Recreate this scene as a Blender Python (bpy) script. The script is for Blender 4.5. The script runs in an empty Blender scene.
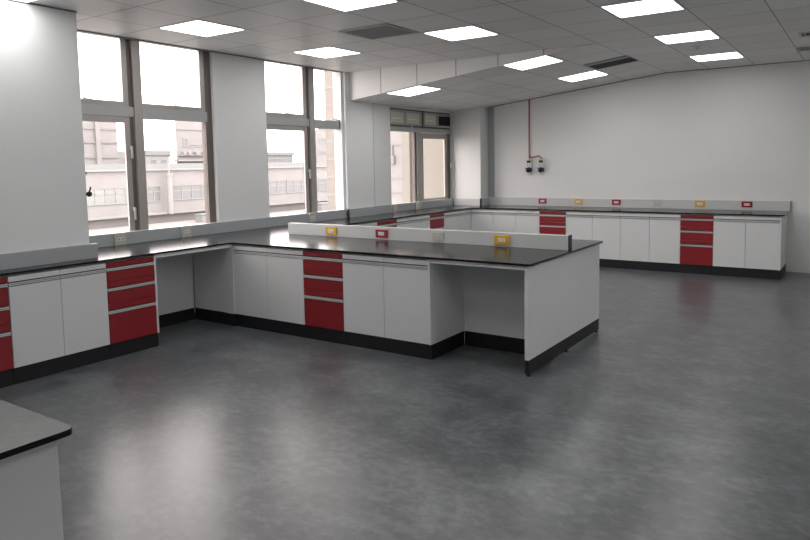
import bpy, bmesh, math, random
from mathutils import Matrix, Vector
random.seed(7)
S = 1.08                      # metres per layout unit
C = bpy.context.scene.collection
PI = math.pi

# ------------------------------------------------------------------ materials
def nt(name):
    m = bpy.data.materials.new(name); m.use_nodes = True
    return m, m.node_tree, m.node_tree.nodes['Principled BSDF']
def setp(p, **k):
    for a, v in k.items():
        p.inputs[a.replace('_', ' ')].default_value = v
def mat(name, col, rough=.5, metal=0., spec=.5, var=0., vscale=6., bump=0., bscale=200.):
    m, t, p = nt(name)
    p.inputs['Base Color'].default_value = (*col, 1)
    p.inputs['Roughness'].default_value = rough
    p.inputs['Metallic'].default_value = metal
    p.inputs['Specular IOR Level'].default_value = spec
    if var or bump:
        g = t.nodes.new('ShaderNodeNewGeometry')
    if var:
        n = t.nodes.new('ShaderNodeTexNoise'); n.inputs['Scale'].default_value = vscale; n.inputs['Detail'].default_value = 4
        t.links.new(g.outputs['Position'], n.inputs['Vector'])
        r = t.nodes.new('ShaderNodeMapRange'); r.inputs['From Min'].default_value = .3; r.inputs['From Max'].default_value = .7
        r.inputs['To Min'].default_value = 1 - var; r.inputs['To Max'].default_value = 1 + var
        t.links.new(n.outputs['Fac'], r.inputs['Value'])
        mx = t.nodes.new('ShaderNodeVectorMath'); mx.operation = 'SCALE'
        mx.inputs[0].default_value = col
        t.links.new(r.outputs['Result'], mx.inputs['Scale'])
        t.links.new(mx.outputs['Vector'], p.inputs['Base Color'])
    if bump:
        n2 = t.nodes.new('ShaderNodeTexNoise'); n2.inputs['Scale'].default_value = bscale
        t.links.new(g.outputs['Position'], n2.inputs['Vector'])
        b = t.nodes.new('ShaderNodeBump'); b.inputs['Strength'].default_value = bump; b.inputs['Distance'].default_value = .002
        t.links.new(n2.outputs['Fac'], b.inputs['Height']); t.links.new(b.outputs['Normal'], p.inputs['Normal'])
    return m
def emis(name, col, st):
    m = bpy.data.materials.new(name); m.use_nodes = True; t = m.node_tree; t.nodes.clear()
    e = t.nodes.new('ShaderNodeEmission'); e.inputs[0].default_value = (*col, 1); e.inputs[1].default_value = st
    o = t.nodes.new('ShaderNodeOutputMaterial'); t.links.new(e.outputs[0], o.inputs[0]); return m
def glass(name, tint=(.97, .955, .95), refl=1.0):
    m = bpy.data.materials.new(name); m.use_nodes = True; t = m.node_tree; t.nodes.clear()
    tr = t.nodes.new('ShaderNodeBsdfTransparent'); tr.inputs[0].default_value = (*tint, 1)
    gl = t.nodes.new('ShaderNodeBsdfGlossy'); gl.inputs['Roughness'].default_value = .02
    lw = t.nodes.new('ShaderNodeLayerWeight'); lw.inputs['Blend'].default_value = .5
    pw = t.nodes.new('ShaderNodeMath'); pw.operation = 'POWER'; pw.inputs[1].default_value = 5; t.links.new(lw.outputs['Facing'], pw.inputs[0])
    f = t.nodes.new('ShaderNodeMath'); f.operation = 'MULTIPLY_ADD'; f.inputs[1].default_value = .6; f.inputs[2].default_value = .025; t.links.new(pw.outputs[0], f.inputs[0])
    mx = t.nodes.new('ShaderNodeMixShader'); o = t.nodes.new('ShaderNodeOutputMaterial')
    t.links.new(f.outputs[0], mx.inputs[0]); t.links.new(tr.outputs[0], mx.inputs[1]); t.links.new(gl.outputs[0], mx.inputs[2])
    t.links.new(mx.outputs[0], o.inputs[0]); return m

def ceiling_mat(name, col, x0, y0, pitch, w=.005, use_y=True):
    """tile ceiling: thin dark joints on a square grid, slight tone change from tile to tile"""
    m, t, p = nt(name); N = t.nodes; L = t.links
    g = N.new('ShaderNodeNewGeometry'); s = N.new('ShaderNodeSeparateXYZ'); L.new(g.outputs['Position'], s.inputs[0])
    def mth(op, a, b=None):
        n = N.new('ShaderNodeMath'); n.operation = op
        for i, v in enumerate((a, b)):
            if v is None: continue
            if hasattr(v, 'links'): L.new(v, n.inputs[i])
            else: n.inputs[i].default_value = v
        return n.outputs[0]
    joints = []; cells = []
    for ax, o in ((0, x0), (1, y0)):
        if ax == 1 and not use_y: continue
        q = mth('DIVIDE', mth('SUBTRACT', s.outputs[ax], o), pitch)
        fr = mth('FRACT', q); cells.append(mth('FLOOR', q))
        d = mth('MINIMUM', fr, mth('SUBTRACT', 1., fr))
        joints.append(mth('LESS_THAN', d, w / pitch))
    j = joints[0]
    if use_y: j = mth('MAXIMUM', joints[0], joints[1])
    cv = N.new('ShaderNodeCombineXYZ')
    for i, c in enumerate(cells): L.new(c, cv.inputs[i])
    wn = N.new('ShaderNodeTexWhiteNoise'); L.new(cv.outputs[0], wn.inputs['Vector'])
    tone = mth('ADD', mth('MULTIPLY', wn.outputs['Value'], .10), .95)
    sc = N.new('ShaderNodeVectorMath'); sc.operation = 'SCALE'; sc.inputs[0].default_value = col; L.new(tone, sc.inputs['Scale'])
    mx = N.new('ShaderNodeMix'); mx.data_type = 'RGBA'; L.new(j, mx.inputs['Factor']); L.new(sc.outputs[0], mx.inputs[6])
    mx.inputs[7].default_value = (col[0]*.26, col[1]*.25, col[2]*.25, 1)
    L.new(mx.outputs[2], p.inputs['Base Color'])
    setp(p, Roughness=.42, Specular_IOR_Level=.45)
    return m

def floor_mat():
    m, t, p = nt('marbled_vinyl_floor'); N = t.nodes; L = t.links
    g = N.new('ShaderNodeNewGeometry')
    mp = N.new('ShaderNodeMapping'); L.new(g.outputs['Position'], mp.inputs[0])
    mp.inputs['Rotation'].default_value = (0, 0, .25); mp.inputs['Scale'].default_value = (1.0, 1.35, 1)
    a = N.new('ShaderNodeTexNoise'); a.inputs['Scale'].default_value = 2.6; a.inputs['Detail'].default_value = 10; a.inputs['Roughness'].default_value = .68; a.inputs['Distortion'].default_value = .35
    L.new(mp.outputs[0], a.inputs['Vector'])
    b = N.new('ShaderNodeTexNoise'); b.inputs['Scale'].default_value = 14; b.inputs['Detail'].default_value = 8; b.inputs['Roughness'].default_value = .6; b.inputs['Distortion'].default_value = .5
    L.new(mp.outputs[0], b.inputs['Vector'])
    ad = N.new('ShaderNodeMix'); ad.data_type = 'FLOAT'; ad.inputs['Factor'].default_value = .45
    L.new(a.outputs['Fac'], ad.inputs[2]); L.new(b.outputs['Fac'], ad.inputs[3])
    r = N.new('ShaderNodeValToRGB'); L.new(ad.outputs[0], r.inputs[0])
    e = r.color_ramp.elements
    e[0].position = .36; e[0].color = (.052, .056, .061, 1)
    e[1].position = .64; e[1].color = (.186, .196, .204, 1)
    k = e.new(.5); k.color = (.102, .108, .115, 1)
    L.new(r.outputs[0], p.inputs['Base Color'])
    rr = N.new('ShaderNodeMapRange'); L.new(ad.outputs[0], rr.inputs['Value'])
    rr.inputs['From Min'].default_value = .3; rr.inputs['From Max'].default_value = .7; rr.inputs['To Min'].default_value = .27; rr.inputs['To Max'].default_value = .34
    L.new(rr.outputs[0], p.inputs['Roughness'])
    p.inputs['Specular IOR Level'].default_value = .85
    bm_ = N.new('ShaderNodeBump'); bm_.inputs['Strength'].default_value = .12; bm_.inputs['Distance'].default_value = .002
    L.new(b.outputs['Fac'], bm_.inputs['Height']); L.new(bm_.outputs[0], p.inputs['Normal'])
    return m

M = {}
M['wall'] = mat('white_wall_paint', (.86, .865, .865), .55, var=.012, vscale=2)
M['wallb'] = mat('white_wall_panel', (.80, .80, .79), .5, var=.012, vscale=2)
M['ceil'] = ceiling_mat('ceiling_tiles', (.80, .795, .785), -4.5825*S, 3.7325*S, .555*S)
M['bulk'] = ceiling_mat('bulkhead_panels', (.86, .85, .84), -5.163*S, 0, .553*S, use_y=False)
M['floor'] = floor_mat()
M['white'] = mat('white_melamine', (.80, .81, .81), .38, var=.008, vscale=3)
M['red'] = mat('dark_red_melamine', (.30, .018, .024), .38, var=.03, vscale=5)
M['plinth'] = mat('black_plinth', (.012, .013, .016), .45)
M['top'] = mat('black_phenolic_worktop', (.014, .014, .015), .18, spec=.24, var=.10, vscale=30)
M['topg'] = mat('grey_black_worktop', (.10, .10, .098), .24, spec=.5, var=.08, vscale=30)
M['edge'] = mat('grey_substrate', (.30, .31, .31), .6)
M['alu'] = mat('brushed_aluminium', (.76, .77, .77), .38, metal=.3, var=.03, vscale=60)
M['trunk'] = mat('grey_service_trunking', (.43, .45, .47), .4, var=.01)
M['trunkw'] = mat('light_service_trunking', (.62, .63, .63), .4, var=.01)
M['cap'] = mat('dark_grey_end_cap', (.035, .037, .042), .5)
M['yellow'] = mat('yellow_plastic', (.74, .43, .02), .4)
M['redp'] = mat('red_plastic', (.33, .012, .025), .4)
M['cream'] = mat('cream_plastic', (.55, .54, .47), .45)
M['whitep'] = mat('white_plastic', (.80, .80, .79), .35)
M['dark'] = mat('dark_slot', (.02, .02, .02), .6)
M['frame'] = mat('bronze_grey_aluminium', (.46, .425, .405), .36, metal=.35, var=.02, vscale=20)
M['framed'] = mat('dark_window_gasket', (.16, .135, .12), .5)
M['framel'] = mat('grey_window_transom', (.47, .475, .48), .4, metal=.25)
M['handle'] = mat('pale_metal_lever', (.62, .62, .61), .35, metal=.5)
M['glass'] = glass('clear_window_glass')
M['frost'] = mat('grey_frosted_pane', (.70, .67, .59), .3)
M['strip'] = mat('cream_strip', (.92, .84, .68), .5)
M['navy'] = mat('dark_blue_plastic', (.02, .028, .07), .45)
M['greyp'] = mat('light_grey_plastic', (.62, .63, .59), .5)
M['pinkpipe'] = mat('faded_red_conduit', (.42, .15, .14), .5)
M['lamp'] = emis('lit_led_diffuser', (1.0, .99, .978), 7.9)
M['lframe'] = mat('white_fixture_rim', (.8, .8, .8), .5)
M['vent'] = mat('grey_vent_grille', (.36, .365, .38), .5)
M['ventf'] = mat('pale_vent_frame', (.62, .62, .61), .5)
M['void'] = mat('black_duct', (.012, .013, .018), .8)
M['angle'] = mat('grey_wall_angle', (.26, .255, .25), .5)
M['strip_g'] = mat('grey_trim_paint', (.40, .41, .43), .5)
M['bpink'] = mat('pale_pink_facade_tile', (0.241, 0.232, 0.229), .8, var=.06, vscale=.7)
M['bwhite'] = mat('pale_white_render', (0.258, 0.255, 0.248), .8, var=.03, vscale=.5)
M['bgrey'] = mat('pale_grey_cladding', (0.200, 0.209, 0.212), .8, var=.03, vscale=.6)
M['bglass'] = mat('pale_curtained_glass', (0.216, 0.224, 0.221), .3, var=.10, vscale=.8)
M['bglassd'] = mat('grey_factory_glass', (0.161, 0.165, 0.169), .3, var=.10, vscale=.9)
M['broof'] = mat('grey_beige_flat_roof', (0.225, 0.217, 0.204), .9, var=.07, vscale=.5)
M['bcream'] = mat('cream_render', (0.216, 0.199, 0.174), .8, var=.02, vscale=1)
M['bdark'] = mat('facade_joint', (0.216, 0.202, 0.197), .8)
M['btan'] = mat('tan_brick', (0.196, 0.176, 0.158), .85, var=.08, vscale=3)
M['asphalt'] = mat('street_ground', (0.182, 0.182, 0.177), .9, var=.05, vscale=.3)

# ------------------------------------------------------------------ mesh helpers
def nb(): return bmesh.new()
def bx(bm, x0, x1, y0, y1, z0, z1, bev=0.):
    x0, x1 = min(x0, x1), max(x0, x1); y0, y1 = min(y0, y1), max(y0, y1)
    r = bmesh.ops.create_cube(bm, size=1)
    vs = r['verts']
    bmesh.ops.scale(bm, vec=(x1-x0, y1-y0, z1-z0), verts=vs)
    bmesh.ops.translate(bm, vec=((x0+x1)/2, (y0+y1)/2, (z0+z1)/2), verts=vs)
    if bev:
        es = list({e for v in vs for e in v.link_edges})
        bmesh.ops.bevel(bm, geom=es, offset=bev, segments=2, profile=.5, affect='EDGES')
    return bm
def prism(bm, pts, axis, a0, a1):
    """extrude a 2D polygon along an axis ('x','y','z')"""
    def P(p, a):
        return {'x': (a, p[0], p[1]), 'y': (p[0], a, p[1]), 'z': (p[0], p[1], a)}[axis]
    A = [bm.verts.new(P(p, a0)) for p in pts]; B = [bm.verts.new(P(p, a1)) for p in pts]
    n = len(pts)
    bm.faces.new(A); bm.faces.new(B[::-1])
    for i in range(n): bm.faces.new((A[i], B[i], B[(i+1) % n], A[(i+1) % n]))
    bmesh.ops.recalc_face_normals(bm, faces=bm.faces[:])
    return bm
def cyl(bm, p, q, r, seg=14, r2=None):
    p = Vector(p); q = Vector(q); d = q - p
    res = bmesh.ops.create_cone(bm, cap_ends=True, segments=seg, radius1=r, radius2=r if r2 is None else r2, depth=d.length)
    rot = d.to_track_quat('Z', 'Y').to_matrix().to_4x4()
    bmesh.ops.transform(bm, matrix=Matrix.Translation((p+q)/2) @ rot, verts=res['verts'])
    return bm
def tube(bm, pts, r, seg=10):
    for a, b in zip(pts, pts[1:]): cyl(bm, a, b, r, seg)
    for q in pts[1:-1]:
        res = bmesh.ops.create_uvsphere(bm, u_segments=seg, v_segments=6, radius=r)
        bmesh.ops.translate(bm, vec=q, verts=res['verts'])
    return bm
def rounded(pts, rad, corners, seg=5):
    """round chosen corners of a polygon"""
    out = []; n = len(pts)
    for i, p in enumerate(pts):
        if i not in corners: out.append(p); continue
        p = Vector(p); a = (Vector(pts[i-1]) - p).normalized(); b = (Vector(pts[(i+1) % n]) - p).normalized()
        s, e = p + a*rad, p + b*rad
        for k in range(seg+1):
            t = k/seg; out.append(tuple((1-t)**2*s + 2*t*(1-t)*p + t*t*e))
    return out
def finish(name, bm, m, smooth=False):
    for v in bm.verts: v.co *= S
    me = bpy.data.meshes.new(name); bm.to_mesh(me); bm.free()
    me.materials.append(M[m] if isinstance(m, str) else m)
    if smooth:
        for f in me.polygons: f.use_smooth = True
    o = bpy.data.objects.new(name, me); C.objects.link(o); return o
def part(name, bm, m, parent, smooth=False, label=None):
    o = finish(name, bm, m, smooth); o.parent = parent
    if label: o['label'] = label
    return o
def tag(o, label, cat, group=None):
    o['label'] = label; o['category'] = cat
    if group: o['group'] = group
    return o
def thing(name, label, cat, loc=(0, 0, 0), rotz=0., group=None, roty=0.):
    o = bpy.data.objects.new(name, None); C.objects.link(o); o.empty_display_size = .1
    o.location = Vector(loc)*S; o.rotation_euler = (0, roty, rotz)
    return tag(o, label, cat, group)
def recenter(o):
    me = o.data
    xs = [v.co.x for v in me.vertices]; ys = [v.co.y for v in me.vertices]; zs = [v.co.z for v in me.vertices]
    c = Vector(((min(xs)+max(xs))/2, (min(ys)+max(ys))/2, min(zs)))
    for v in me.vertices: v.co -= c
    o.location = c; return o
def solo(name, bm, m, label, cat, group=None):
    return tag(recenter(finish(name, bm, m)), label, cat, group)
def struct(name, bm, m):
    o = finish(name, bm, m); o['kind'] = 'structure'; return o
def srooted(name):
    o = bpy.data.objects.new(name, None); C.objects.link(o); o['kind'] = 'structure'; return o

# ------------------------------------------------------------------ room shell
X0 = -5.72; XO = -5.85; YB = 10.07; ZC = 2.72; SL = .112
XR = 2.7; YF = -2.6
def zsl(x): return 2.35 + SL*(x + 5.7)
XK = (ZC - 2.35)/SL - 5.7
struct('floor', bx(nb(), XO, XR+.2, YF-.2, YB+.2, -.1, 0), 'floor')
b = nb()
bx(b, XO, XR+.2, YF-.2, 7.075, ZC, ZC+.12)
bx(b, XK, XR+.2, 7.075, YB+.2, ZC, ZC+.12)
prism(b, [(XO, zsl(XO)), (XK, ZC), (XK, ZC+.12), (XO, zsl(XO)+.12)], 'y', 7.075, YB+.2)
struct('ceiling', b, 'ceil')
struct('trim_1', prism(nb(), [(XO, zsl(XO)-.004), (XK, ZC-.004), (XO, ZC+.05)], 'y', 7.06, 7.075), 'bulk')
b = nb()
SILL = .86
bx(b, XO, X0, YF, YB, 0, SILL)                       # wall below the windows
bx(b, XO, X0, YF, 3.02, SILL, ZC+.1)
bx(b, XO, X0, 4.83, 5.58, SILL, ZC+.1)               # pilaster between first and second window
bx(b, XO, X0, 6.93, 8.03, SILL, ZC+.1)
bx(b, XO, X0, 8.03, YB, 2.325, ZC+.1)                # above the third window
bx(b, XO, X0, 9.80, YB, SILL, ZC+.1)
struct('wall_left', b, 'wall')
struct('trim_2', bx(nb(), X0-.01, -5.075, .6, 2.98, 0, ZC+.05), 'wall')         # big column at left
struct('trim_3', bx(nb(), X0-.01, -5.68, 6.97, 7.565, 0, zsl(-5.68)+.36), 'wall')     # column between second and third window
struct('trim_4', bx(nb(), X0-.01, -5.19, 9.80, YB+.01, 0, zsl(-5.19)+.03), 'wallb')   # corner column
struct('wall_back', bx(nb(), XO, XR+.2, YB, YB+.2, 0, ZC+.1), 'wallb')
struct('wall_right', bx(nb(), XR, XR+.2, YF, YB, 0, ZC+.1), 'wall')
struct('wall_front', bx(nb(), XO, XR+.2, YF-.2, YF, 0, ZC+.1), 'wall')
struct('trim_5', bx(nb(), -5.185, -5.075, YB-.012, YB+.01, .93, zsl(-5.13)), 'strip_g')
struct('trim_8', bx(nb(), X0-.005, -5.678, 7.565, 7.573, .915, zsl(-5.68)), 'strip_g')
b = nb()   # wall angle where the ceiling meets the window wall and the back wall
bx(b, X0-.03, X0+.004, 2.98, 7.06, ZC-.011, ZC+.005)
bx(b, -5.075, -5.068, .6, 2.985, ZC-.011, ZC+.005)
prism(b, [(-5.13, zsl(-5.13)-.010), (XK, ZC-.010), (XK, ZC+.004), (-5.13, zsl(-5.13)+.004)], 'y', YB-.008, YB+.005)
bx(b, XK, XR, YB-.008, YB+.005, ZC-.010, ZC+.004)
struct('trim_6', b, 'angle')

b = nb()   # white sill boards
for y0, y1 in ((3.02, 4.83), (5.58, 6.93), (8.03, 9.80)): bx(b, -5.748, -5.7175, y0, y1, .890, .9145)
struct('trim_7', b, 'whitep')
# ------------------------------------------------------------------ windows
XW = -5.75
def lever(par, y, z, up=-1, horiz=False):
    b = nb()
    bx(b, XW, XW+.012, y-.014, y+.014, z-.018, z+.018, .003)
    if horiz: bx(b, XW+.012, XW+.024, y-.010, y+.075, z-.008, z+.008, .003)
    else: bx(b, XW+.012, XW+.026, y-.009, y+.009, z-.10, z+.012, .003)
    part('window_handle', b, 'handle', par)
def sash(par, y0, y1, z0, z1, fw, m='frame', d0=-.030, d1=-.008, fb=None):
    fb = fb or fw
    b = nb()
    bx(b, XW+d0, XW+d1, y0, y0+fw, z0, z1, .003); bx(b, XW+d0, XW+d1, y1-fw, y1, z0, z1, .003)
    bx(b, XW+d0, XW+d1, y0+fw, y1-fw, z1-fw, z1, .003); bx(b, XW+d0, XW+d1, y0+fw, y1-fw, z0, z0+fb, .003)
    s = part('sash', b, m, par)
    part('pane', bx(nb(), XW-.022, XW-.017, y0+fw-.004, y1-fw+.004, z0+fb-.004, z1-fw+.004), 'glass', s)
    return s
def pane(par, y0, y1, z0, z1):
    part('pane', bx(nb(), XW-.036, XW-.030, y0, y1, z0, z1), 'glass', par)
# first window
w = srooted('window_1'); zt0, zt1 = 1.99, 2.085; ZT = ZC+.12
b = nb()
bx(b, XW-.08, XW-.01, 3.02, 3.10, SILL, ZT); bx(b, XW-.08, XW-.012, 4.745, 4.83, SILL, ZT)
bx(b, XW-.08, XW-.02, 3.85, 3.90, SILL, ZT)
bx(b, XW-.08, XW-.02, 3.02, 4.83, ZT-.03, ZT)
part('window_frame', b, 'framed', w)
part('mullion', bx(nb(), XW-.08, XW+.012, 3.895, 3.985, SILL, ZT, .004), 'frame', w)
b = nb(); bx(b, XW-.08, XW, 3.02, 3.895, zt0, zt1, .004); bx(b, XW-.08, XW, 3.985, 4.76, zt0-.01, zt1-.003, .004)
part('transom', b, 'framel', w)
s1 = sash(w, 3.10, 3.85, SILL+.003, zt0-.002, .055); s2 = sash(w, 3.10, 3.85, zt1, ZT-.03, .055, fb=.047)
s3 = sash(w, 3.93, 4.745, zt1-.005, ZT-.03, .055, fb=.047)
pane(w, 3.985, 4.745, SILL, zt0-.015)
lever(w, 3.842, 1.70); lever(w, 3.842, 1.12); lever(w, 3.40, 2.128, horiz=True); lever(w, 4.36, 2.118, horiz=True)
# second window
w = srooted('window_2')
b = nb()
bx(b, XW-.08, XW-.012, 5.58, 5.60, SILL, ZT); bx(b, XW-.08, XW-.02, 6.30, 6.345, SILL, ZT)
bx(b, XW-.08, XW-.02, 5.58, 6.93, ZT-.03, ZT); bx(b, XW-.08, XW+.0, 6.912, 6.93, zt0-.02, zt1+.01)
part('window_frame', b, 'framed', w)
part('mullion', bx(nb(), XW-.08, XW+.012, 6.34, 6.435, SILL, ZT, .004), 'frame', w)
b = nb(); bx(b, XW-.08, XW, 5.58, 6.34, zt0-.005, zt1, .004); bx(b, XW-.08, XW, 6.435, 6.93, zt0-.02, zt1-.005, .004)
part('transom', b, 'framel', w)
sash(w, 5.55, 6.305, SILL+.003, zt0-.006, .055); sash(w, 5.55, 6.305, zt1, ZT-.03, .055, fb=.047)
pane(w, 6.435, 6.93, SILL, zt0-.02); pane(w, 6.435, 6.93, zt1-.005, ZT-.03)
lever(w, 6.305, 1.44); lever(w, 5.93, 2.128, horiz=True); lever(w, 6.78, 2.10, horiz=True)
# third window
w = srooted('window_3')
b = nb()
bx(b, XW-.08, XW-.015, 8.03, 8.06, SILL, 2.325); bx(b, XW-.08, XW-.015, 9.70, 9.80, SILL, 2.325)
bx(b, XW-.08, XW-.015, 8.03, 9.80, 2.305, 2.325); bx(b, XW-.08, XW-.03, 8.03, 9.80, 2.05, 2.085)
bx(b, XW-.06, XW-.012, 8.725, 8.765, SILL, 1.98); bx(b, XW-.08, XW-.02, 8.925, 8.99, 2.06, 2.32)
part('window_frame', b, 'framed', w)
part('mullion', bx(nb(), XW-.08, XW+.01, 8.765, 8.885, SILL, 1.985, .004), 'frame', w)
part('transom', bx(nb(), XW-.08, XW+.018, 8.03, 9.80, 1.985, 2.055, .006), 'framel', w)
sash(w, 8.885, 9.70, SILL+.003, 1.98, .085)
pane(w, 8.05, 8.74, SILL, 1.985)
for y0, y1, ym in ((8.065, 8.925, 8.49), (8.99, 9.795, 9.41)):
    b = nb(); f = .03
    bx(b, XW-.03, XW, y0, y0+f, 2.085, 2.302, .003); bx(b, XW-.03, XW, y1-f, y1, 2.085, 2.302, .003)
    bx(b, XW-.03, XW, ym-.02, ym+.02, 2.085, 2.302, .003)
    bx(b, XW-.03, XW, y0, y1, 2.085, 2.085+f, .003); bx(b, XW-.03, XW, y0, y1, 2.302-f, 2.302, .003)
    s = part('fanlight_sash', b, 'framel', w)
    for k, (a, c) in enumerate(((y0+f, ym-.02), (ym+.02, y1-f))):
        if y0 > 8.9 and k == 1:
            q = nb(); bx(q, XW-.03, XW+.01, a, c+.012, 2.118, 2.262, .004)
            for z in (2.14, 2.165, 2.19, 2.215, 2.24): bx(q, XW+.01, XW+.016, a+.02, c, z-.004, z+.004)
            part('exhaust_vent', q, 'void', w, label='black vent set in the fanlight')
            part('fanlight_panel', bx(nb(), XW-.04, XW-.03, a, c, 2.115, 2.272), 'frost', s)
        else:
            part('pane', bx(nb(), XW-.026, XW-.020, a-.004, c+.004, 2.112, 2.276), 'frost', s)
            part('pane_strip', bx(nb(), XW-.019, XW-.012, a+.05, c-.07, 2.168, 2.188, .002), 'strip', s)  # plain cream strip in front of the pane
b = nb(); bx(b, XW+.0, XW+.03, 8.58, 8.62, 2.035, 2.10, .004)
part('window_handle', b, 'handle', w)

# ------------------------------------------------------------------ cabinets
def front(par, kind, x0, x1, zl1, zl0, zh0, zp0, m):
    """one door or drawer front: lip above the aluminium pull, panel below it"""
    g = .002
    b = nb()
    bx(b, x0+g, x1-g, 0, .018, zl0, zl1, .0012); bx(b, x0+g, x1-g, 0, .018, zp0, zh0, .0012)
    d = part(kind, b, m, par)
    h = nb(); mid = zh0 + (zl0-zh0)*.42
    bx(h, x0+g, x1-g, -.004, .012, mid+.002, zl0-.009, .0012)
    bx(h, x0+g, x1-g, -.006, .012, zh0+.006, mid-.002, .0012)
    part('handle', h, 'alu', d)
    part('gap_shade', bx(nb(), x0+g, x1-g, .0125, .018, zh0, zl0), 'dark', d)  # dark backing painted in for the shade in the gaps around the pull
def cabinet(kind, label, x, y, rot, w, depth=.55, nd=2, group=None, side=None):
    drawers = kind == 'drawer_cabinet'
    t = thing(kind, label, 'cabinet', (x, y, 0), rot, group)
    b = nb(); bx(b, .001, w-.001, .0195, depth, .118, .772); bx(b, .001, w-.001, .030, depth, .772, .7835)
    part('body', b, 'white', t)
    part('plinth', bx(nb(), .0005, w-.0005+(.0165 if side else 0), .016, depth, .0, .1165, .001), 'plinth', t, label='black plinth')
    if side == 'right': part('side_panel', bx(nb(), w-.001, w+.017, -.002, depth, .118, .7835, .001), 'white', t)
    if drawers:
        for zl1, zl0, zh0, zp0 in ((.769, .731, .695, .6165), (.6135, .570, .535, .4405), (.4375, .390, .354, .120)):
            front(t, 'drawer', 0, w, zl1, zl0, zh0, zp0, 'red')
    else:
        for k in range(nd):
            front(t, 'door', w*k/nd, w*(k+1)/nd, .769, .731, .697, .120, 'white')
    return t
GI = 'cabinets in the island front'; GL = 'cabinets of the left bench'; GB = 'cabinets along the back wall'; GC = 'cabinets under the third window'
R90 = PI/2
# left bench, fronts facing the room (+x)
XA = -4.90
cabinet('base_cabinet', 'white two-door cabinet of the left bench, outside the left edge of the photo', XA, 1.105, R90, .73, .15, 2, GL)
cabinet('drawer_cabinet', 'red drawer cabinet of left bench cut by the left edge of the photo', XA, 1.837, R90, .430, .15, 2, GL)
cabinet('base_cabinet', 'white two-door cabinet of left bench between two red drawer units', XA, 2.269, R90, .734, .15, 2, GL)
cabinet('drawer_cabinet', 'red three-drawer cabinet of left bench beside the knee space', XA, 3.005, R90, .430, .55, 2, GL, 'right')
# island, fronts facing the camera (-y)
YI = 4.272
cabinet('base_cabinet', 'white two-door cabinet of island left of its red drawers, beside the knee space', -4.878, YI, 0, .881, .5, 2, GI)
cabinet('drawer_cabinet', 'red three-drawer cabinet in the middle of the island front', -3.996, YI, 0, .438, .5, 2, GI)
cabinet('base_cabinet', 'white two-door cabinet of island right of its red drawers', -3.557, YI, 0, .838, .522, 2, GI, 'right')
# bench under the third window, facing +x
XC = -5.12
cabinet('base_cabinet', 'white two-door cabinet mostly hidden by the island backsplash, under the third window', XC, 6.035, R90, .83, .42, 2, GC)
cabinet('drawer_cabinet', 'left of two red drawer cabinets under the third window', XC, 6.870, R90, .426, .42, 2, GC)
cabinet('base_cabinet', 'white two-door cabinet between two red drawer units under third window', XC, 7.30, R90, .82, .42, 2, GC)
cabinet('drawer_cabinet', 'right of two red drawer cabinets under the third window, nearer the corner', XC, 8.123, R90, .39, .42, 2, GC)
cabinet('base_cabinet', 'white two-door cabinet under third window filling the room corner', XC, 8.515, R90, .815, .42, 2, GC)
# back bench facing -y
YBF = 9.333
xb = [-5.118, -4.736, -4.349, -3.970, -3.566, -3.178, -2.781, -2.381, -1.9955, -1.5944, -1.2038, -.8275]
cabinet('base_cabinet', 'narrow white single-door cabinet of back bench in the room corner', xb[0], YBF, 0, xb[1]-xb[0]-.001, .3, 1, GB)
cabinet('base_cabinet', 'white two-door cabinet of back bench left of the left red drawers', xb[1], YBF, 0, xb[3]-xb[1]-.001, .65, 2, GB)
cabinet('drawer_cabinet', 'left of two red drawer cabinets in the back bench, below the red conduit', xb[3], YBF, 0, xb[4]-xb[3]-.001, .65, 2, GB)
cabinet('base_cabinet', 'white two-door cabinet of back bench just right of the left red drawers', xb[4], YBF, 0, xb[6]-xb[4]-.001, .65, 2, GB)
cabinet('base_cabinet', 'white two-door cabinet of back bench just left of the right red drawers', xb[6], YBF, 0, xb[8]-xb[6]-.001, .65, 2, GB)
cabinet('drawer_cabinet', 'right of two red drawer cabinets in the back bench', xb[8], YBF, 0, xb[9]-xb[8]-.001, .65, 2, GB)
cabinet('base_cabinet', 'white two-door cabinet closing the right end of the back bench', xb[9], YBF, 0, xb[11]-xb[9]-.02, .72, 2, GB, 'right')

# knee space panels and island end
t = thing('back_panel', 'white panel with black plinth closing the back of the left bench knee space', 'panel', (-5.47, 3.453, 0), 0, 'knee space panels')
part('panel', bx(nb(), -.02, 0, 0, .808, .118, .7835), 'white', t); part('plinth', bx(nb(), -.02, .002, 0, .808, 0, .1165), 'plinth', t)
t = thing('side_panel', 'white panel with black plinth at the right side of the left bench knee space', 'panel', (-5.468, 4.262, 0), 0, 'knee space panels')
b = nb(); bx(b, 0, .46, .012, .03, .118, .7835); bx(b, .46, .588, 0, .03, .118, .7835, .001)
part('panel', b, 'white', t); b = nb(); bx(b, 0, .46, .015, .03, 0, .1165); bx(b, .46, .588, .008, .03, 0, .1165)
part('plinth', b, 'plinth', t)
t = thing('back_panel', 'white panel with black plinth at the back of the island knee space', 'panel', (-2.699, 4.795, 0), 0, 'knee space panels')
part('panel', bx(nb(), 0, .768, 0, .02, .118, .7835), 'white', t); part('plinth', bx(nb(), 0, .768, -.004, .02, 0, .1165), 'plinth', t)
def endpanel(label, x, y0, y1, n):
    t = thing('end_panel', label, 'panel', (x, y0, 0))
    D = y1-y0
    part('panel', bx(nb(), -.0305, 0, 0, D, .118, .7835, .0015), 'white', t)
    part('plinth', bx(nb(), -.029, -.001, .003, D-.003, .018, .1175, .001), 'plinth', t, label='black plinth strip')
    for k in range(n):
        y = .03 + (D-.06)*k/(n-1)
        b = nb(); cyl(b, (-.015, y, 0), (-.015, y, .006), .016, 14); cyl(b, (-.015, y, .006), (-.015, y, .02), .008, 10)
        part('foot', b, 'plinth', t)
    return t
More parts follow.
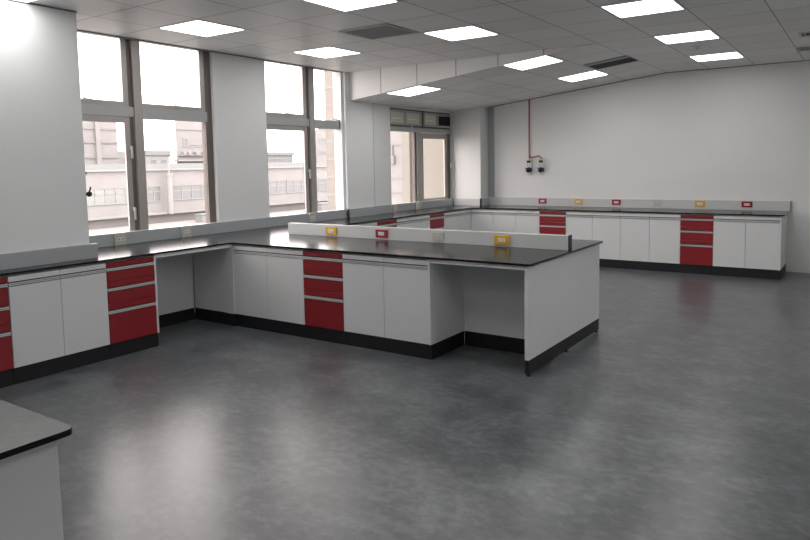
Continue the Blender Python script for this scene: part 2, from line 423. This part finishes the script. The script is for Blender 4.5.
endpanel('white end panel of the island standing on black plinth and levelling feet', -1.899, 4.272, 5.775, 3)
endpanel('white end panel of the bench in the bottom left foreground', -1.785, -.52, .925, 3)

# ------------------------------------------------------------------ worktops
def worktop(pts, label, group='black worktops', rc=(), rad=.02, m='top'):
    t = thing('worktop', label, 'worktop', (0, 0, 0), 0, group)
    cx = sum(p[0] for p in pts)/len(pts); cy = sum(p[1] for p in pts)/len(pts)
    t.location = (cx*S, cy*S, (.784)*S)
    L = [(p[0]-cx, p[1]-cy) for p in pts]
    b = prism(nb(), rounded(L, rad, rc) if rc else L, 'z', 0, .016)
    part('slab', b, 'top', t)
    if m != 'top': part('grey_sheet', prism(nb(), rounded([(p[0]*.9995, p[1]*.999) for p in L], rad, rc), 'z', .0161, .0172), m, t, label='grey top surface')  # thin grey layer laid over the black slab
    return t
tA = worktop([(-4.883, 1.10), (-4.883, 4.2535), (-5.712, 4.2535), (-5.712, 2.985), (-5.07, 2.985), (-5.07, 1.10)], 'long black worktop of the left bench in front of the first window')
tI = worktop([(-5.712, 4.254), (-1.878, 4.254), (-1.878, 5.820), (-5.712, 5.820)], 'broad black worktop of the island with rounded corners', rc=(1, 2), rad=.025)
worktop([(-5.715, 5.8205), (-5.105, 5.8205), (-5.105, 9.313), (-5.715, 9.313), (-5.715, 7.57), (-5.676, 7.57), (-5.676, 6.965), (-5.715, 6.965)], 'black worktop running under the third window to the corner')
worktop([(-5.715, 9.3135), (-.80, 9.3135), (-.80, 10.065), (-5.185, 10.065), (-5.185, 9.795), (-5.715, 9.795)], 'long black worktop of the bench along the back wall', rc=(1,), rad=.02)
worktop([(-4.6, -.56), (-1.757, -.56), (-1.757, .962), (-4.6, .962)], 'grey-topped black worktop corner in the bottom left foreground', rc=(1, 2), rad=.03, m='topg')

def apron(t, x0, x1, y0, y1):
    c = t.location/S
    part('apron', bx(nb(), x0-c.x, x1-c.x, y0-c.y, y1-c.y, .752-.784, -.0003, .001), 'white', t, label='white apron rail')
apron(tA, -4.915, -4.897, 3.454, 4.26)
apron(tI, -2.699, -1.931, 4.274, 4.292)
# ------------------------------------------------------------------ backsplash trunking
ZS0, ZS1 = .8005, .915
def splash(label, x0, x1, y0, y1, m='trunk', caps=(), z1=ZS1):
    t = thing('backsplash', label, 'backsplash', ((x0+x1)/2, (y0+y1)/2, ZS0), 0, 'backsplash trunking')
    hx, hy = (x1-x0)/2, (y1-y0)/2
    part('trunking', bx(nb(), -hx, hx, -hy, hy, 0, z1-ZS0, .0015), m, t)
    for c in caps:
        b = nb()
        if c == '+x': bx(b, hx, hx+.006, -hy-.002, hy+.002, 0, z1-ZS0+.004)
        if c == '-y': bx(b, -hx-.002, hx+.002, -hy-.006, -hy, 0, z1-ZS0+.004)
        if c == '+y': bx(b, -hx-.002, hx+.002, hy, hy+.006, 0, z1-ZS0+.004)
        part('end_cap', b, 'cap', t)
splash('grey backsplash along the foot of the big white column at left', -5.068, -5.045, 1.10, 3.03, 'trunk')
splash('long grey backsplash under the first and second windows', X0+.003, -5.685, 2.99, 6.945, 'trunk')
splash('short grey backsplash with black end on the column between second and third windows', -5.677, -5.643, 6.955, 7.565, 'trunk', ('-y',))
splash('grey backsplash under the third window', X0+.003, -5.685, 7.575, 9.75, 'trunk')
splash('pale backsplash across the front of the corner column', -5.68, -5.185, 9.757, 9.797, 'trunkw', ('+x',))
splash('short backsplash on the right side of the corner column', -5.187, -5.155, 9.805, 10.03, 'trunk')
splash('long pale backsplash along the back wall bench', -5.15, -.797, 10.035, 10.066, 'trunkw', ('+x',), .928)
splash('white backsplash standing along the middle of the island', -4.9245, -1.912, 5.06, 5.125, 'trunkw', ('+x',))

# ------------------------------------------------------------------ power outlets
def outlet(label, loc, rot, col, w=.135, h=.076, cover=False, group=None):
    t = thing('power_outlet', label, 'outlet', loc, rot, group)
    part('plate', bx(nb(), -w/2, w/2, -.010, 0, 0, h, .002), col, t)
    s = part('socket', bx(nb(), -.034, .034, -.0135, -.0098, h/2-.016, h/2+.016, .0015), 'whitep' if col != 'cream' else 'greyp', t)
    for a in (-.018, .018):
        for c in (-.005, .005):
            part('slot', bx(nb(), a+c-.0014, a+c+.0014, -.0138, -.0132, h/2-.006, h/2+.006), 'dark', s)
    return t
GO = 'outlets on the island backsplash'
for x, col, lab in ((-4.34, 'yellow', 'yellow power outlet nearest the left end of the island backsplash'),
                    (-3.723, 'redp', 'red power outlet on the island backsplash'),
                    (-3.109, 'cream', 'pale grey power outlet on the island backsplash'),
                    (-2.484, 'yellow', 'yellow power outlet nearest the right end of the island backsplash')):
    outlet(lab, (x, 5.0595, .818), 0, col, group=GO, w=.138 if col != 'cream' else .11)
GO = 'outlets on the back wall backsplash'
for x, col, lab in ((-4.215, 'redp', 'red power outlet on back wall backsplash, above the left red drawers'),
                    (-3.63, 'yellow', 'left yellow power outlet on back wall backsplash'),
                    (-3.05, 'redp', 'red power outlet on back wall backsplash, between yellow and grey ones'),
                    (-2.46, 'cream', 'pale grey power outlet on back wall backsplash'),
                    (-1.89, 'yellow', 'right yellow power outlet on back wall backsplash, above right red drawers'),
                    (-1.305, 'redp', 'red power outlet nearest the right end of back wall backsplash')):
    outlet(lab, (x, 10.0345, .838), 0, col, group=GO, w=.13 if col != 'cream' else .115, h=.08)
GO = 'outlet boxes on the window wall backsplash'
for y, lab in ((3.631, 'pale outlet box on window backsplash below the left pane of first window'),
               (4.365, 'pale outlet box on window backsplash below the right pane of first window'),
               (6.256, 'pale outlet box on window backsplash below the second window mullion'),
               (8.04, 'pale outlet box below the left edge of the third window'),
               (8.67, 'pale outlet box below the mullion of the third window')):
    t = thing('power_outlet', lab, 'outlet', (-5.683, y, .8005), R90, GO)
    part('box', bx(nb(), -.058, .058, -.022, 0, .0, .1165, .003), 'cream', t)
    s = part('socket', bx(nb(), -.034, .034, -.0245, -.0218, .042, .074, .0012), 'whitep', t)
    for a in (-.018, .018):
        part('slot', bx(nb(), a-.006, a+.006, -.0249, -.0243, .052, .064), 'dark', s)

# ------------------------------------------------------------------ wall services on the back wall
YW = YB - .002
b = nb(); zc = zsl(-4.45)
pts = [(-4.450, YW-.014, zc), (-4.450, YW-.014, 1.64), (-4.443, YW-.014, 1.595), (-4.425, YW-.014, 1.575), (-4.375, YW-.014, 1.572),
       (-4.315, YW-.014, 1.588), (-4.285, YW-.014, 1.588), (-4.253, YW-.014, 1.566), (-4.242, YW-.014, 1.54)]
tube(b, pts, .011)
tube(b, [(-4.448, YW-.014, 1.62), (-4.448, YW-.014, 1.54)], .011)
solo('conduit', b, 'pinkpipe', 'thin faded red conduit running down the back wall to two sockets', 'conduit')
for x, lab in ((-4.443, 'left grey isolator box with dark blue socket on the back wall'), (-4.236, 'right grey isolator box with dark blue socket on the back wall')):
    t = thing('industrial_socket', lab, 'socket', (x, YW, 1.33), 0, 'wall sockets under the red conduit')
    part('box', bx(nb(), -.042, .042, -.045, 0, .074, .215, .006), 'greyp', t)
    b = nb(); bx(b, -.032, .032, -.056, -.044, .155, .19, .004); bx(b, -.02, .008, -.070, -.054, .163, .182, .003)
    part('switch', b, 'dark', t)
    b = nb(); cyl(b, (0, -.02, .062), (0, -.07, .035), .032, 16); cyl(b, (0, -.066, .037), (0, -.08, .029), .037, 16)
    bx(b, -.036, .036, -.03, 0, .012, .07, .006); bx(b, -.055, .02, -.075, -.058, .062, .076, .003)
    part('receptacle', b, 'navy', t)
    part('backplate', bx(nb(), -.036, .036, -.012, 0, -.045, .01, .003), 'greyp', t)
# hanging cord beside third window
b = nb()
tube(b, [(-5.70, 9.755, 1.88), (-5.70, 9.76, 1.70), (-5.697, 9.745, 1.52), (-5.70, 9.75, 1.46), (-5.70, 9.755, 1.2), (-5.70, 9.750, 1.05), (-5.695, 9.73, .915)], .007, 8)
bx(b, -5.715, -5.685, 9.715, 9.75, 1.42, 1.50, .006); cyl(b, (-5.70, 9.70, 1.49), (-5.70, 9.755, 1.53), .009, 10); cyl(b, (-5.70, 9.70, 1.455), (-5.70, 9.755, 1.42), .009, 10)
solo('hanging_cord', b, 'handle', 'thin pale cord with a clip hanging at the right side of the third window', 'cord')
b = nb(); bmesh.ops.create_uvsphere(b, u_segments=12, v_segments=8, radius=.022)
bmesh.ops.translate(b, vec=(-5.07, 3.0, 1.31), verts=b.verts[:]); cyl(b, (-5.07, 2.975, 1.31), (-5.07, 3.0, 1.31), .010, 10); cyl(b, (-5.07, 3.0, 1.32), (-5.065, 3.012, 1.365), .006, 8)
solo('wall_hook', b, 'dark', 'small black hook on the right edge of the big left column', 'hook')
b = nb(); cyl(b, (-5.085, 2.979, 1.475), (-5.085, 2.995, 1.475), .010, 10)
solo('wall_hook', b, 'dark', 'tiny black screw above the black hook on the left column edge', 'screw')

# ------------------------------------------------------------------ ceiling fittings
def light(x, y, label, sl=False, group='square ceiling lights'):
    z = zsl(x) if sl else ZC
    t = thing('ceiling_light', label, 'ceiling light', (x, y, z), 0, group, -math.atan(SL) if sl else 0)
    h = .262; r = .008
    b = nb()
    bx(b, -h, h, -h, -h+r, -.006, .0); bx(b, -h, h, h-r, h, -.006, .0)
    bx(b, -h, -h+r, -h+r, h-r, -.006, .0); bx(b, h-r, h, -h+r, h-r, -.006, .0)
    part('frame', b, 'lframe', t)
    part('diffuser', bx(nb(), -h+r, h-r, -h+r, h-r, -.0045, -.001), 'lamp', t)
LI = [(-4.80, 2.35, 'square ceiling light cut off by the top left corner of the photo', 0),
      (-4.86, 4.01, 'square ceiling light in front of the first window', 0),
      (-4.86, 5.68, 'square ceiling light in front of the second window before the bulkhead', 0),
      (-3.2, 4.01, 'square ceiling light cut by the photo top just before the grey vent', 0),
      (-3.2, 5.68, 'square ceiling light just right of the grey ceiling vent', 0),
      (-1.525, 5.68, 'ceiling light at right reaching the top edge of the photo', 0),
      (-4.875, 7.39, 'ceiling light under the deep left end of the bulkhead', 1),
      (-3.195, 7.34, 'ceiling light on the sloped ceiling beside the shallow end of the bulkhead', 1),
      (-3.18, 8.95, 'small ceiling light on the sloped ceiling beside the black duct opening', 1),
      (-1.53, 7.32, 'ceiling light on flat ceiling just before the smoke detector', 0),
      (-1.53, 8.95, 'ceiling light on flat ceiling nearest the back wall', 0)]
for x, y, lab, sl in LI: light(x, y, lab, bool(sl))
for x, y in ((-3.2, 2.35), (-1.525, 4.01), (-1.525, 2.35), (-3.2, .7), (-1.525, .7), (.13, 2.35), (.13, 4.01), (.13, 5.68), (1.8, 5.68), (1.8, 2.35), (1.8, 8.0), (.13, -.95)):
    light(x, y, 'square ceiling light outside the frame of the photo', False, 'ceiling lights out of the picture')
def vent(label, x, y, hx, hy, n, mf='ventf', ms='vent', roty=0., z=ZC, along='x'):
    t = thing('ceiling_vent', label, 'vent', (x, y, z), 0, 'ceiling vents', roty)
    r = .022; b = nb()
    bx(b, -hx, hx, -hy, -hy+r, -.010, 0); bx(b, -hx, hx, hy-r, hy, -.010, 0)
    bx(b, -hx, -hx+r, -hy+r, hy-r, -.010, 0); bx(b, hx-r, hx, -hy+r, hy-r, -.010, 0)
    part('frame', b, mf, t)
    part('backing', bx(nb(), -hx+r, hx-r, -hy+r, hy-r, -.002, -.0005), 'void', t)
    for k in range(n):
        b = nb()
        if along == 'x':
            y0 = -hy+r+(2*hy-2*r)*(k+.5)/n; bx(b, -hx+r, hx-r, y0-.009, y0+.009, -.008, -.005)
        else:
            x0 = -hx+r+(2*hx-2*r)*(k+.5)/n; bx(b, x0-.010, x0+.010, -hy+r, hy-r, -.008, -.005)
        part('slat', b, ms, t)
vent('square grey slatted ceiling vent between the ceiling lights', -3.75, 5.12, .275, .255, 12)
vent('grey slotted ceiling vent at the right edge of the photo, nearer one', -.33, 7.93, .27, .12, 9, along='y')
vent('dark grey ceiling vent at the right edge of the photo, nearer the back wall', -.42, 8.98, .27, .12, 4, 'vent', 'vent')
xm = -2.62
t = thing('duct_opening', 'black rectangular duct opening in the sloped ceiling beside a light', 'vent', (xm, 8.37, zsl(xm)), 0, None, -math.atan(SL))
part('opening', bx(nb(), -.262, .262, -.245, .245, -.005, -.001), 'void', t)
b = nb(); bx(b, -.268, .268, -.252, -.245, -.008, 0); bx(b, -.268, .268, .245, .252, -.008, 0); bx(b, -.268, -.262, -.245, .245, -.008, 0); bx(b, .262, .268, -.245, .245, -.008, 0)
part('frame', b, 'vent', t)
part('damper', bx(nb(), -.262, .262, -.238, -.13, -.012, -.006), 'vent', t, label='grey strip')
b = nb(); cyl(b, (0, 0, -.012), (0, 0, 0), .055, 20); cyl(b, (0, 0, -.035), (0, 0, -.012), .032, 20, .05)
t = thing('smoke_detector', 'small round white smoke detector between two lights on the flat ceiling', 'detector', (-1.594, 8.02, ZC))
part('base', b, 'whitep', t)

# ------------------------------------------------------------------ outside
solo('street_ground', bx(nb(), -160, -6.2, -60, 160, -9.2, -9.0), 'asphalt', 'grey street level far below the windows', 'ground')['kind'] = 'structure'
def win(par, xf, y0, y1, z0, z1, ny, nz, m='bglass', fm='bwhite', fr=.07):
    b = nb()
    bx(b, xf-.02, xf+.06, y0, y1, z0, z0+fr); bx(b, xf-.02, xf+.06, y0, y1, z1-fr, z1)
    for k in range(ny+1):
        y = y0 + (y1-y0)*k/ny; bx(b, xf-.02, xf+.05, y-fr/2, y+fr/2, z0, z1)
    for k in range(1, nz):
        z = z0 + (z1-z0)*(1-.38*k/(nz-1) if nz > 1 else 1); bx(b, xf-.02, xf+.05, y0, y1, z-fr/2, z+fr/2)
    f = part('window', b, fm, par)
    part('pane', bx(nb(), xf-.01, xf+.015, y0, y1, z0, z1), m, f)
# long low factory
t = thing('factory_building', 'long low pale factory across the street with a strip of windows', 'building')
part('wall', bx(nb(), -62, -45, 14, 95, -9, 1.42), 'bpink', t)
part('parapet', bx(nb(), -62, -44.9, 14, 95, 1.5, 1.88), 'bgrey', t)
part('coping', bx(nb(), -62, -44.75, 14, 95, 1.36, 1.5), 'bwhite', t)
part('base_ledge', bx(nb(), -45, -44.4, 14, 95, -2.0, -1.82), 'bwhite', t)
for y0, y1, n, mm in ((20.5, 26.0, 6, 'bglass'), (26.2, 31.0, 6, 'bglass'), (31.2, 32.4, 2, 'bglassd'), (33.4, 38.2, 5, 'bglassd'), (40, 43.6, 4, 'bglassd'), (43.8, 46.0, 2, 'bglassd'), (46.2, 49.2, 3, 'bglassd'), (49.6, 54, 4, 'bglassd'), (54.4, 60, 5, 'bglassd')):
    win(t, -44.98, y0, y1, -1.02, .2, n, 2, mm)
b = nb(); cyl(b, (-44.3, 32.75, -2), (-44.3, 32.75, 1.0), .22, 12); cyl(b, (-44.3, 32.75, 1.0), (-44.3, 32.75, 1.9), .07, 10); cyl(b, (-44.3, 32.75, .93), (-44.3, 32.75, 1.12), .27, 12)
part('flue_pipe', b, 'bwhite', t)
# nearer flat roof in front of it
t = thing('flat_roof_building', 'low building with grey beige flat roof in front of the factory', 'building')
part('roof', bx(nb(), -44, -30, 14, 90, -9, -2.6), 'broof', t)
for i, (x, y, wx, wy, h) in enumerate(((-42, 33.2, .8, 1.6, .55), (-41.6, 36.2, .8, 1.1, .8), (-41, 37.4, .6, .6, .6), (-42, 46.5, 1, 1.8, .6))):
    b = nb(); bx(b, x, x+wx, y, y+wy, -2.6, -2.6+h); bx(b, x-.05, x+wx+.05, y-.05, y+wy+.05, -2.6+h, -2.53+h); part('roof_unit', b, 'bgrey', t)
part('coping', bx(nb(), -30.2, -29.8, 14, 90, -2.6, -2.35), 'bwhite', t)
# tall pink block behind at left
XT = -70
t = thing('apartment_building', 'tall pale block with grid of joints behind the factory, seen in left pane', 'building')
part('wall', bx(nb(), -85, XT, 30, 45.1, -9, 7.3), 'bpink', t)
for z in (2.75, 4.4, 5.9): part('floor_band', bx(nb(), XT, XT+.12, 30, 45.1, z, z+.22), 'bdark', t)
for y in (32.5, 35.8, 39.6, 42.4): part('pilaster', bx(nb(), XT, XT+.3, y, y+.55, -9, 7.3), 'bpink', t)
b = nb(); bx(b, XT-3, XT-1, 45.6, 46.9, -9, 3.6); part('roof_hut', b, 'bwhite', t)
# low houses and mid-rise in the gap
t = thing('apartment_building', 'low white apartment block with square windows above factory roof, middle of first window', 'building')
part('wall', prism(nb(), [(XT, 47.4), (XT, 51.9), (-82, 60.8), (-82, 55.6)], 'z', -9, 3.1), 'bwhite', t); part('roof_parapet', prism(nb(), [(XT+.2, 47.2), (XT+.2, 52), (-82, 60.9), (-82, 55.5)], 'z', 3.1, 3.65), 'bgrey', t)
for y in (47.9, 49.4, 50.8):
    for z in (1.2, 2.25): win(t, XT, y, y+.6, z-.3, z+.35, 2, 1, 'bglassd')
# tall block at right of first window
t = thing('apartment_building', 'tall pale pink block with air conditioners at the right of first window', 'building')
part('wall', prism(nb(), [(XT, 52.95), (XT, 63), (-85, 77), (-85, 64.5)], 'z', -9, 7.4), 'bpink', t)
part('ledge', bx(nb(), XT, XT+.8, 52.6, 63, 2.35, 2.55), 'bwhite', t); part('ledge', bx(nb(), XT, XT+.4, 53.2, 63, 3.0, 3.12), 'bdark', t)
part('floor_band', bx(nb(), XT, XT+.1, 53, 63, 6.2, 6.32), 'bdark', t)
win(t, XT, 54.0, 54.6, 4.1, 5.2, 1, 2, 'bglassd'); win(t, XT, 54.7, 57.5, 4.1, 4.45, 5, 1, 'bglassd')
for y in (53.7, 54.4, 55.6, 56.8): part('air_conditioner', bx(nb(), XT, XT+.5, y, y+.45, 3.12, 3.55, .03), 'bwhite', t)
# second window
t = thing('apartment_building', 'low grey block above the factory roof in the left of second window', 'building')
part('wall', prism(nb(), [(XT, 65.5), (XT, 73.3), (-76, 78), (-76, 70.5)], 'z', -9, 3.1), 'bgrey', t); part('roof_parapet', prism(nb(), [(XT+.2, 65.3), (XT+.2, 73.5), (-76, 78.2), (-76, 70.4)], 'z', 3.1, 3.55), 'bgrey', t)
win(t, XT, 67, 72.5, 2.0, 2.6, 6, 1, 'bglassd')
t = thing('apartment_building', 'tall pale block at the centre of second window behind the mullion', 'building')
part('wall', prism(nb(), [(XT, 78.4), (XT, 84), (-82, 98.5), (-82, 92)], 'z', -9, 7), 'bpink', t)
for z in (3, 5, 7): win(t, XT, 79.2, 82, z, z+.8, 3, 1, 'bglassd')
part('side_wing', bx(nb(), -69.9, -68, 76.5, 79.5, -9, 3.0), 'bwhite', t)
# own building's wing beyond the windows
t = thing('building_wing', 'cream and pale pink wing wall close outside the third window', 'building')
part('wall', bx(nb(), -8.85, -5.86, 10.4, 15, -9, 7.5), 'bpink', t)
part('cream_wall', bx(nb(), -6.66, -5.86, 10.30, 10.4, -9, 7.5), 'bcream', t)
part('pilaster', bx(nb(), -7.10, -6.93, 10.32, 10.4, -9, 7.5), 'bcream', t)
part('pilaster', bx(nb(), -8.90, -8.62, 10.28, 10.42, -9, 7.5), 'btan', t)
for z in (.9, 1.25, 1.6, 1.95, 2.3, 2.65, 3.0, 3.35): part('tile_joint', bx(nb(), -8.90, -8.62, 10.27, 10.28, z, z+.05), 'bdark', t)
for z in (.95, 1.22, 1.85, 2.6, 3.3): part('tile_joint', bx(nb(), -8.68, -6.66, 10.385, 10.398, z, z+.02), 'bdark', t)
b = nb(); bx(b, -7.40, -7.30, 10.34, 10.4, 1.50, 1.66, .01); cyl(b, (-7.35, 10.37, 1.66), (-7.35, 10.37, 1.85), .015, 8)
part('wall_box', b, 'bdark', t)
for z in (1.28, 1.45, 1.62, 1.78): part('louvre', bx(nb(), -6.76, -6.68, 10.36, 10.4, z, z+.07), 'bdark', t)

# ------------------------------------------------------------------ sky, sun-less daylight
wd = bpy.data.worlds.new('overcast_sky'); bpy.context.scene.world = wd; wd.use_nodes = True
bg = wd.node_tree.nodes['Background']; bg.inputs[0].default_value = (1.0, .945, .93, 1); bg.inputs[1].default_value = 6.3

# ------------------------------------------------------------------ camera
f, yaw, pit, rol, h, py = 674.55, -.5997, -.0853, -.0183, 1.4993, 221.83
s, c = math.sin(yaw), math.cos(yaw)
R = Vector((c, -s, 0)); F0 = Vector((s, c, 0)); Zv = Vector((0, 0, 1))
F = F0*math.cos(pit) + Zv*math.sin(pit); U = -F0*math.sin(pit) + Zv*math.cos(pit)
cr, sr = math.cos(rol), math.sin(rol)
R2 = R*cr + U*sr; U2 = -R*sr + U*cr
cam = bpy.data.cameras.new('camera'); co = bpy.data.objects.new('camera', cam); C.objects.link(co)
mw = Matrix((R2, U2, -F)).transposed().to_4x4(); mw.translation = Vector((0, 0, h*S)); co.matrix_world = mw
cam.sensor_fit = 'HORIZONTAL'; cam.sensor_width = 36; cam.lens = f/810*36
cam.shift_y = -(270-py)/810; cam.clip_start = .05; cam.clip_end = 500
sc = bpy.context.scene; sc.camera = co
sc.view_settings.view_transform = 'Standard'; sc.view_settings.look = 'None'; sc.view_settings.gamma = 1
sc.view_settings.use_curve_mapping = False
sc.view_settings.exposure = 0.0

sc.cycles.max_bounces = 16; sc.cycles.diffuse_bounces = 9; sc.cycles.transparent_max_bounces = 16
